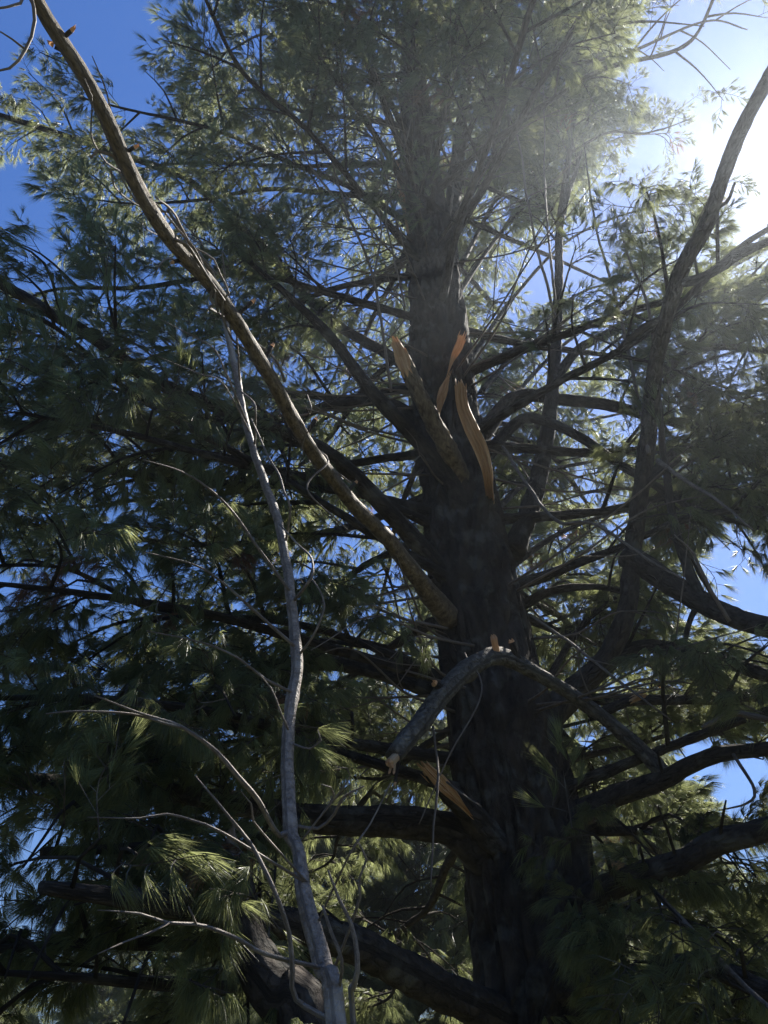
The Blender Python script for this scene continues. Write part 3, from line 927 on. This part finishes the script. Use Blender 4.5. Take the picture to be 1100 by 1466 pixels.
# ------------------------------------------------------------------ bare twigs caught in the pine's crown
def bare_twig(pts, r, mat=None):
    g = Geo()
    g.tube(pts, r, 6, .04, .05, wig=.6)
    return under(g.build('bare_twig', mat or M_TWIG, pine))
for pts, r in [
    (L((655, 235, 4.9), (620, 90, 4.4), (500, 60, 4.0), (430, 20, 3.8)), [.012, .01, .008, .004]),
    (L((560, 560, 4.6), (535, 400, 4.3), (500, 310, 4.0), (475, 275, 3.9), (445, 235, 3.85), (430, 190, 3.8), (400, 125, 3.75), (360, 50, 3.7)), [.014, .012, .011, .01, .009, .008, .006, .003]),
    (L((500, 310, 4.0), (480, 250, 3.95), (468, 200, 3.9), (452, 110, 3.85), (440, 40, 3.8)), [.01, .008, .007, .006, .003]),
    (L((535, 400, 4.3), (545, 320, 4.2), (520, 260, 4.1), (505, 225, 4.1), (512, 185, 4.05)), [.01, .008, .007, .006, .003]),
    (L((580, 440, 4.6), (562, 360, 4.4), (552, 310, 4.3), (562, 270, 4.3), (585, 190, 4.25), (605, 80, 4.2)), [.01, .009, .008, .007, .006, .003]),
    (L((640, 380, 5.1), (645, 300, 5.0), (652, 230, 4.95), (663, 140, 4.9), (680, 40, 4.85), (692, -20, 4.8)), [.016, .015, .014, .013, .012, .01]),
    (L((800, 480, 5.0), (770, 360, 4.7), (755, 280, 4.5), (735, 180, 4.4), (700, 120, 4.3)), [.016, .013, .012, .009, .004]),
    (L((800, 470, 5.0), (785, 350, 4.6), (778, 230, 4.5), (775, 60, 4.4)), [.014, .011, .009, .004]),
    (L((930, 650, 4.1), (905, 520, 4.2), (880, 420, 4.1), (850, 300, 4.0), (835, 200, 4.0)), [.016, .013, .012, .009, .004]),
    (L((940, 510, 3.85), (925, 430, 3.7), (900, 370, 3.6), (880, 300, 3.5)), [.014, .011, .009, .004]),
    (L((720, 640, 4.6), (790, 740, 4.2), (850, 750, 4.0), (920, 795, 3.9), (980, 830, 3.8)), [.012, .011, .01, .008, .005]),
    (L((760, 880, 4.5), (830, 930, 4.3), (900, 985, 4.2), (960, 1030, 4.0)), [.01, .009, .008, .004]),
    (L((940, 660, 4.15), (985, 690, 4.0), (1030, 720, 3.9), (1080, 760, 3.8)), [.018, .015, .011, .005]),
    (L((1045, 890, 4.2), (1010, 830, 4.1), (990, 790, 4.05), (965, 765, 4.0)), [.014, .011, .009, .005]),
    (L((620, 1040, 4.1), (627, 1110, 3.9), (620, 1190, 3.85), (617, 1270, 3.8)), [.007, .006, .005, .003]),
    (L((640, 1120, 4.2), (665, 1140, 4.1), (690, 1155, 4.05)), [.006, .005, .003]),
    (L((665, 935, 4.1), (690, 990, 4.0), (640, 1090, 3.95), (600, 1180, 3.9)), [.005, .0045, .004, .003]),
    (L((640, 900, 4.6), (560, 880, 4.2), (470, 830, 3.9), (420, 800, 3.6)), [.01, .009, .007, .004]),
    (L((440, 640, 3.22), (420, 600, 3.1), (445, 590, 3.0), (440, 565, 3.0)), [.008, .007, .005, .003]),
    (L((445, 640, 3.22), (470, 660, 3.2), (440, 700, 3.1), (500, 760, 3.2)), [.007, .006, .005, .003]),
    (L((1050, 1080, 4.1), (1080, 1130, 4.0), (1070, 1150, 3.95), (1030, 1160, 3.9)), [.01, .008, .006, .003]),
    (L((1100, 1030, 3.9), (1050, 1020, 3.9), (1020, 1035, 3.85), (1008, 1040, 3.8)), [.016, .016, .014, .010]),
]:
    bare_twig(pts, r)
_t = LONG[13]
for pts, r in [
    ([_t] + LZ((49, 30, 1.9), (36, 72, 1.88), (14, 98, 1.86), (-30, 105, 1.84)), [.004, .004, .0035, .003, .002]),
    ([_t] + LZ((30, 5, 1.88), (10, 11, 1.86), (-20, 14, 1.84)), [.004, .0035, .003, .002]),
    (LZ((36, 70, 1.88), (18, 56, 1.87), (2, 46, 1.86), (-20, 40, 1.85)), [.003, .0025, .002, .0015]),
    ([LONG[8]] + LZ((268, 350, 2.75), (300, 400, 2.9), (322, 430, 3.0)), [.006, .006, .005, .003]),
    ([LONG[7]] + LZ((262, 330, 2.9), (245, 300, 2.75), (222, 282, 2.6)), [.006, .005, .004, .002]),
    ([LONG[9]] + LZ((160, 222, 2.4), (140, 216, 2.36), (130, 226, 2.34)), [.006, .005, .0045, .004]),
]:
    bare_twig(pts, r)
def wound(k0, k1, turns, rad, r, ph):
    pts = []
    for s_ in np.linspace(0, 1, int(10 * turns) + 4):
        k = k0 + (k1 - k0) * s_
        c = LONG[int(k)] + (LONG[min(int(k) + 1, len(LONG) - 1)] - LONG[int(k)]) * (k % 1)
        a = ph + turns * 6.283 * s_
        pts.append(c + np.array([math.cos(a), .3 * math.sin(a), math.sin(a)]) * rad * (1 + .35 * math.sin(7 * s_ + ph)) + rng.normal(0, .006, 3))
    bare_twig(pts, [r, r * .9, r * .7, r * .4], M_PALE)
wound(5.0, 9.2, 1.6, .05, .006, .4)
wound(5.4, 8.2, 1.1, .062, .005, 2.2)
wound(6.0, 10.8, 1.3, .048, .0045, 3.6)
wound(3.2, 4.6, .9, .07, .005, 1.0)
# many thin dead twigs in the inner crown, the whiskers between trunk and needles
def whiskers():
    for k in range(150):
        z = rng.uniform(3.6, 11.5)
        c, r = trunk_at(z)
        a = rng.uniform(-2.6, 2.6)
        d = np.array([math.sin(a), -math.cos(a), rng.uniform(-.35, .25)])
        ln = rng.uniform(.5, 1.9)
        b = c + d * r * .9
        side = np.cross(d, [0, 0, 1]) * rng.normal(0, .35)
        pts = [b, b + d * ln * .35 + side * .2 + np.array([0, 0, -.04]), b + d * ln * .7 + side * .6, b + d * ln + side + np.array([0, 0, rng.uniform(-.3, .15)])]
        if lane_distance(np.array(pts[1:])).min() < .5:
            continue
        g = Geo()
        g.tube(pts, [.011, .008, .006, .002], 5, .08, wig=.8)
        for j in range(rng.integers(1, 4)):
            s = pts[2] if j % 2 else pts[1]
            e = s + (d + rng.normal(0, .6, 3)) * ln * .3
            g.tube([s, (s + e) / 2 + rng.normal(0, .03, 3), e], [.005, .004, .0015], 4, .08, wig=.6)
        under(g.build('dead_twig', M_TWIG, pine))
whiskers()

# ------------------------------------------------------------------ the pale sapling in front
sapling = empty('sapling', tuple(sap0), 'slender leafless sapling with pale smooth winding stem before the dark pine', 'tree')
def sap(name, pts, r, sides=8, rough=.03, bumps=0, par=None, step=.04):
    g = Geo()
    g.tube(pts, np.array(r) * (1 if name == 'stem' else .6), sides, step, rough, True, bumps, wig=.25)
    o = g.build(name, M_PALE, sapling)
    return under(o, sap0)
SY = 2.85
stem = sap('stem', STEM, .82 * np.array([.044, .04, .036, .035, .029, .025, .030, .0285, .028, .027, .026, .0245, .023, .021, .023, .021, .019, .016, .012, .008]), 16, .05, 18)
for pts, r in [
    (L((404, 838, SY), (370, 785, 2.75), (335, 735, 2.65), (300, 700, 2.55), (260, 675, 2.45), (205, 658, 2.3)), [.012, .0105, .009, .008, .006, .003]),
    (L((420, 925, SY), (370, 880, 2.75), (340, 852, 2.65), (310, 827, 2.6), (275, 807, 2.5), (205, 790, 2.4)), [.012, .010, .009, .007, .006, .003]),
    (L((420, 1000, SY), (380, 972, 2.75), (345, 945, 2.65), (310, 927, 2.6), (270, 915, 2.5), (210, 903, 2.4)), [.01, .009, .008, .006, .005, .003]),
    (L((422, 850, SY), (436, 842, 2.75), (446, 828, 2.72), (446, 800, 2.75), (425, 778, 2.8), (400, 750, 2.86)), [.012, .011, .010, .008, .007, .006]),
    (L((432, 935, SY), (450, 908, 2.78), (465, 868, 2.75), (456, 842, 2.73), (446, 828, 2.72)), [.009, .008, .007, .006, .005]),
    (L((408, 755, SY), (416, 728, 2.8), (407, 705, 2.78), (400, 680, 2.78), (385, 655, 2.78), (370, 622, 2.8), (360, 600, 2.82)), [.010, .009, .009, .008, .008, .007, .006]),
    (L((352, 598, SY), (366, 592, 2.78), (363, 575, 2.78), (345, 560, 2.8)), [.010, .009, .008, .007]),
    (L((345, 555, 2.8), (320, 525, 2.75), (305, 498, 2.7), (270, 478, 2.6), (225, 455, 2.5)), [.010, .008, .007, .006, .003]),
    (L((350, 575, 2.82), (320, 550, 2.7), (285, 535, 2.6), (225, 510, 2.45)), [.008, .006, .005, .003]),
    (L((330, 475, 2.74), (338, 465, 2.7), (333, 440, 2.66), (322, 395, 2.6), (318, 380, 2.56)), [.009, .008, .007, .006, .004]),
    (L((305, 412, 2.6), (285, 395, 2.5), (260, 378, 2.4), (245, 370, 2.35), (235, 372, 2.3), (225, 385, 2.3)), [.010, .009, .008, .008, .007, .005]),
    (L((300, 385, 2.55), (290, 350, 2.4), (262, 318, 2.2), (222, 280, 2.0)), [.008, .006, .005, .003]),
    (L((240, 345, 2.3), (205, 298, 2.1), (175, 255, 1.95), (162, 210, 1.8), (158, 155, 1.7), (148, 118, 1.6), (132, 80, 1.5)), [.008, .0075, .007, .0065, .006, .005, .003]),
    (L((312, 420, 2.66), (320, 400, 2.6), (318, 360, 2.5), (328, 375, 2.4)), [.008, .006, .005, .003]),
    # low branches
    (L((440, 1475, 2.7), (425, 1431, 2.6), (420, 1391, 2.55), (415, 1336, 2.5), (400, 1291, 2.45), (380, 1246, 2.42), (360, 1208, 2.4), (330, 1171, 2.35), (310, 1146, 2.32), (280, 1111, 2.3)), [.014, .013, .012, .011, .011, .010, .009, .007, .006, .003]),
    (L((361, 1209, 2.4), (320, 1193, 2.35), (280, 1176, 2.3), (240, 1165, 2.25), (200, 1171, 2.2), (125, 1170, 2.1)), [.008, .007, .006, .005, .004, .002]),
    (L((361, 1209, 2.4), (363, 1176, 2.38), (360, 1151, 2.35), (345, 1133, 2.3)), [.006, .005, .004, .002]),
    (L((418, 1405, 2.57), (380, 1366, 2.5), (345, 1346, 2.42), (310, 1331, 2.36), (280, 1323, 2.3), (240, 1321, 2.25), (200, 1308, 2.2), (140, 1303, 2.1)), [.011, .010, .009, .009, .008, .007, .005, .002]),
    (L((242, 1321, 2.25), (220, 1333, 2.22), (180, 1348, 2.18), (140, 1366, 2.1)), [.006, .005, .004, .002]),
    (L((281, 1323, 2.3), (276, 1310, 2.28), (270, 1298, 2.26)), [.005, .004, .003]),
    (L((425, 1200, SY), (400, 1196, 2.7), (370, 1146, 2.55), (340, 1111, 2.45), (310, 1076, 2.4), (260, 1041, 2.3), (200, 1021, 2.2), (135, 996, 2.1)), [.017, .015, .014, .013, .012, .009, .007, .003]),
    (L((260, 1041, 2.3), (235, 1035, 2.25), (190, 1022, 2.2), (110, 1018, 2.1), (66, 1022, 2.05)), [.007, .006, .006, .005, .003]),
    (L((430, 1205, SY), (455, 1186, 2.75), (478, 1166, 2.7), (492, 1141, 2.65), (521, 1126, 2.6)), [.010, .009, .008, .007, .005]),
    (L((478, 1166, 2.7), (479, 1138, 2.66), (460, 1123, 2.6)), [.006, .005, .003]),
    (L((508, 1132, 2.62), (502, 1111, 2.58), (480, 1098, 2.54)), [.005, .004, .002]),
    (L((425, 1070, SY), (445, 1072, 2.75), (460, 1060, 2.72), (455, 1045, 2.7)), [.007, .006, .005, .003]),
    (L((415, 1062, SY), (402, 1020, 2.75), (388, 985, 2.7), (365, 960, 2.65)), [.007, .006, .005, .003]),
    # second thin shoots from the same foot
    ([sap0 + np.array([.12, 0, -.05]), sap0 + np.array([.1, 0, .8])] + L((507, 1480, 2.6), (505, 1416, 2.55), (511, 1391, 2.52), (508, 1346, 2.5), (502, 1321, 2.48), (485, 1286, 2.45), (470, 1246, 2.42)), [.014, .014, .013, .013, .012, .011, .011, .008, .005]),
    (L((503, 1322, 2.48), (515, 1286, 2.44), (515, 1256, 2.42), (525, 1231, 2.4), (510, 1201, 2.38)), [.008, .007, .006, .005, .003]),
    (L((500, 1400, 2.55), (490, 1376, 2.52), (475, 1336, 2.5), (462, 1296, 2.48)), [.008, .009, .009, .006]),
    (L((478, 1255, 2.43), (500, 1225, 2.4), (530, 1180, 2.4), (560, 1120, 2.4)), [.006, .005, .004, .003]),
]:
    C_, _ = catmull(STEM, .03)
    d_ = np.linalg.norm(C_ - pts[0], axis=1)
    if d_.min() < .45:
        pts = [C_[d_.argmin()]] + list(pts[1:])
    sap('branch', pts, r, 7, .03)

# thick leaning stem behind the sapling's foot
ls0 = np.array([P(455, 1466, 3.0)[0] + .12, 3.0, 0.0])
leaning = empty('leaning_stem', tuple(ls0), 'short thick leaning stem with a broken top, behind the pale sapling', 'tree')
def build_leaning():
    g = Geo()
    pts = [ls0 + np.array([.05, 0, -.1]), ls0 + np.array([.02, 0, .9])] + L((445, 1480, 3.02), (405, 1430, 3.05), (372, 1388, 3.08), (352, 1340, 3.1), (345, 1285, 3.12), (340, 1235, 3.14))
    g.tube(pts, [.1, .09, .082, .078, .072, .064, .055, .04], 16, .04, .05, True, 6)
    under(g.build('trunk', M_LIMB, leaning), ls0)
    g = Geo()
    g.tube(L((340, 1240, 3.14), (330, 1200, 3.1), (335, 1180, 3.08)), [.035, .02, .006], 8, .02, .15)
    under(g.build('jagged_top', M_TWIG, leaning), ls0)
build_leaning()

# ------------------------------------------------------------------ a broken branch hung up on a low limb
hb = P(900, 1248, 4.43)
hung = empty('broken_branch', tuple(hb), 'thin broken-off branch hung up on a low limb, its thick end torn orange', 'branch')
def build_hung():
    g = Geo()
    pts = L((880, 1237, 4.46), (900, 1247, 4.43), (935, 1275, 4.3), (980, 1320, 4.1), (1040, 1385, 3.85), (1100, 1442, 3.6), (1170, 1500, 3.4))
    g.tube(pts, [.024, .02, .013, .012, .011, .010, .006], 9, .05, .05, wig=.2)
    for a, b in (((935, 1275, 4.3), (890, 1262, 4.2)), ((960, 1300, 4.2), (905, 1330, 4.1)), ((950, 1290, 4.24), (962, 1283, 4.2)), ((1010, 1352, 3.98), (1050, 1345, 3.9))):
        a, b = P(*a), P(*b)
        g.tube([a, (a + b) / 2 + np.array([0, 0, .04]), b], [.006, .004, .002], 5, .05, wig=.6)
    under(g.build('stick', M_TWIG, hung), hb)
    g = Geo()
    g.tube(L((866, 1231, 4.49), (880, 1237, 4.46), (893, 1244, 4.44)), [.006, .026, .0225], 10, .015, .12)
    under(g.build('torn_end', M_WOOD, hung), hb)
build_hung()

# ------------------------------------------------------------------ thinning: where the crown is open, and what stands clear of needles
HOLES = [  # centre, half-size, share of sprays kept (gaps in the crown)
    (165, 40, 65, 75, .0), (205, 140, 42, 60, .06), (25, 60, 60, 45, .15), (50, 370, 48, 62, .08), (20, 320, 40, 40, .3), (8, 850, 34, 30, .1), (95, 845, 45, 30, .4),
    (45, 1170, 30, 100, .25), (60, 1255, 35, 50, .15), (140, 1255, 25, 40, .3), (10, 1240, 20, 60, .3), (145, 1175, 20, 18, .2),
    (960, 80, 62, 75, .05), (1050, 50, 60, 80, .05), (1075, 230, 60, 90, .1), (1000, 20, 60, 40, .1),
    (1050, 785, 52, 52, .08), (1075, 860, 40, 20, .2), (1085, 1110, 30, 55, .1), (1000, 1090, 55, 42, .3), (1060, 1230, 40, 40, .35), (1000, 200, 50, 80, .4),
    (720, 295, 60, 26, .2), (600, 1320, 75, 140, .12), (445, 560, 60, 45, .45), (580, 820, 30, 60, .5), (560, 1330, 60, 100, .2), (200, 760, 40, 30, .5), (330, 1050, 60, 30, .4),
    (1040, 540, 60, 40, .45),
]
def cleared(S, tree='pine'):
    pos = np.array([s[0] for s in S])
    # a spray's middle lies about 0.25 m out from its foot
    mid = pos + np.array([np.array((s[1].to_matrix() @ Vector((.27 * s[2], 0, -.03)))) for s in S])
    px = project(mid)
    keep = np.ones(len(S))
    for cx, cy_, rx, ry, k in HOLES:
        if tree != 'pine' and 450 < cx < 800:
            continue
        d = ((px[:, 0] - cx) / rx) ** 2 + ((px[:, 1] - cy_) / ry) ** 2
        keep = np.where(d < 1.0, np.minimum(keep, k), keep)
    if tree == 'pine':
        mid_left = (px[:, 0] < 450) & (px[:, 1] > 470) & (px[:, 1] < 1010)
        keep[mid_left] = np.minimum(keep[mid_left], .8)
        corner = (px[:, 0] < 220) & (px[:, 1] > 1150) & (px[:, 2] < 2.9)
        keep[corner] = 0
    if tree != 'pine':
        return [s for s, k in zip(S, keep) if rng.uniform() < max(k, .25)]
    dist = px[:, 2]
    # not right in the viewer's face
    keep[np.linalg.norm(mid - CAMD, axis=1) < 2.2] = 0
    # the trunk, stubs and limbs that stand clear of needles
    def clear_line(pts, wpx, k, margin=.15):
        C, _ = catmull(pts, .08)
        q = project(C)
        for c in q:
            hit = (np.hypot(px[:, 0] - c[0], px[:, 1] - c[1]) < wpx * .55 + .17 * F_PX / np.maximum(dist, 1)) & (dist < c[2] + margin)
            keep[hit] = np.minimum(keep[hit], k)
    clear_line(LONG, 42, .03)
    clear_line(STEM[2:], 40, .03)
    clear_line(ARCH, 60, .0)
    clear_line(U3[3:], 60, .05)
    clear_line(U2[1:6], 26, .2)
    clear_line(L((690, 640, 4.5), (650, 560, 4.5), (575, 500, 4.3)), 65, .0)
    clear_line(L((990, 850, 4.4), (1110, 905, 4.2)), 45, .05)
    clear_line(L((640, 1130, 4.4), (690, 1190, 4.6)), 70, .05)
    clear_line(L((880, 1240, 4.4), (1100, 1440, 3.6)), 40, .1)
    clear_line(L((590, 1176, 4.6), (480, 1175, 4.5)), 50, .1)
    clear_line(L((650, 1425, 4.5), (490, 1348, 3.9)), 50, .1)
    clear_line([p - np.array([.16, 0, 0]) for p, r in TK[1:9]], 62, .1, -.2)
    clear_line([p for p, r in TK[9:12]], 40, .8, -.2)
    for a in (L((404, 838, 2.8), (260, 675, 2.45)), L((440, 1475, 2.7), (360, 1208, 2.4), (200, 1171, 2.2)), L((418, 1405, 2.57), (240, 1321, 2.25)), L((430, 1205, 2.8), (521, 1126, 2.6)), L((507, 1480, 2.6), (470, 1246, 2.42))):
        clear_line(a, 22, .05)
    # gaps through which the sun reaches the bare wood
    d = lane_distance(mid)
    keep[d < 1.0] = np.minimum(keep[d < 1.0], .02)
    return [s for s, k in zip(S, keep) if rng.uniform() < k]

SP_PINE = cleared(SP_PINE)
# drop what can never be seen nor shade anything in view is not attempted: the crown goes all round
pos = np.array([s[0] for s in SP_PINE])
px = project(pos)
inview = (px[:, 0] > -40) & (px[:, 0] < 1140) & (px[:, 1] > -40) & (px[:, 1] < 1500) & (px[:, 2] > .3)
order = np.argsort(np.where(inview, px[:, 2] / np.array([s[2] for s in SP_PINE]), 1e9))
near = set(order[:280].tolist())
for i in sorted(near):
    p, e, s, v = SP_PINE[i]
    o = link('needle_spray', SPRAYS_FINE[v], pine)
    o.location = tuple(np.asarray(p) - PINE0)
    o.rotation_euler = e
    o.scale = (s, s, s)
fo = foliage_object('foliage', [s for i, s in enumerate(SP_PINE) if i not in near], pine, PINE0)
fo['label'] = 'mass of drooping dark green needle tufts'

# ------------------------------------------------------------------ trees beyond
def far_pine(x, y, h, rad, label, dens=.55):
    base = np.array([x, y, 0.0])
    t = empty('pine_tree', tuple(base), label, 'tree', 'trees beyond the old pine')
    g = Geo()
    g.tube([base + np.array([0, 0, -.1]), base + np.array([.05, 0, h * .5]), base + np.array([0, 0, h])], [h * .022, h * .014, .01], 10, .3, .06)
    under(g.build('trunk', M_TRUNK, t), base)
    g = Geo()
    S = []
    z = 1.0
    while z < h - .3:
        n = 6
        a0 = rng.uniform(0, 6.28)
        for j in range(n):
            a = a0 + 6.283 * j / n + rng.normal(0, .2)
            ln = rad * (1 - (z / h) ** 1.4) * rng.uniform(.75, 1.15) + .25
            d = np.array([math.sin(a), math.cos(a), 0])
            pts = [base + np.array([0, 0, z]), base + d * ln * .5 + np.array([0, 0, z + .1 * ln]), base + d * ln + np.array([0, 0, z + .16 * ln])]
            g.tube(pts, [.035, .022, .006], 5, .3, .04)
            grow(g, pts, start=.2, spacing=.4, length=(.5, 1.0), out=S, dens=dens, size=(1.3, 2.0), brown=.0)
        z += rng.uniform(.5, .75)
    bo = under(g.build('crown_wood', M_LIMB, t), base)
    bo['kind'] = 'stuff'
    S = cleared(S, 'far')
    foliage_object('crown', S, t, base)
far_pine(.3, 13.0, 8.0, 3.0, 'sunlit full pine standing beyond the old pine, seen under its low fork', .9)
far_pine(4.6, 17.0, 9.0, 3.2, 'broad pine beyond the old trunk, mostly hidden by its dark side')
far_pine(-4.4, 18.0, 6.2, 2.8, 'shorter dark pine far behind the leaning stem')
far_pine(-9.0, 20.0, 5.4, 2.6, 'low pine far behind the hanging needle sprays')
far_pine(9.0, 15.5, 7.0, 2.8, 'pine beyond the hung-up broken branch')

print('whorl limbs', N_WHORL, 'sprays', len(SP_PINE))

# ------------------------------------------------------------------ grey volume added to veil the view toward the sun, like lens glare
def added_haze():
    x0, x1, y0, y1, z0, z1 = -1520, 1520, -1520, 1520, -1.2, 17.4
    V = [(x, y, z) for z in (z0, z1) for y in (y0, y1) for x in (x0, x1)]
    F = [(0, 2, 3, 1), (4, 5, 7, 6), (0, 1, 5, 4), (1, 3, 7, 5), (3, 2, 6, 7), (2, 0, 4, 6)]
    m = bpy.data.materials.new('glare_veil')
    m.use_nodes = True
    n, l = m.node_tree.nodes, m.node_tree.links
    n.clear()
    out = n.new('ShaderNodeOutputMaterial')
    v = n.new('ShaderNodeVolumePrincipled')
    v.inputs['Color'].default_value = (.15, .165, .185, 1)
    v.inputs['Density'].default_value = VEIL_DENSITY
    v.inputs['Anisotropy'].default_value = .7
    l.new(v.outputs[0], out.inputs['Volume'])
    o = link('added_haze', mesh_from('added_haze', V, F, m, smooth=False))
    o['kind'] = 'stuff'
    o['label'] = 'thin grey volume added round the trees to give a veil of sun glare'
VEIL_DENSITY = 0.0105
added_haze()
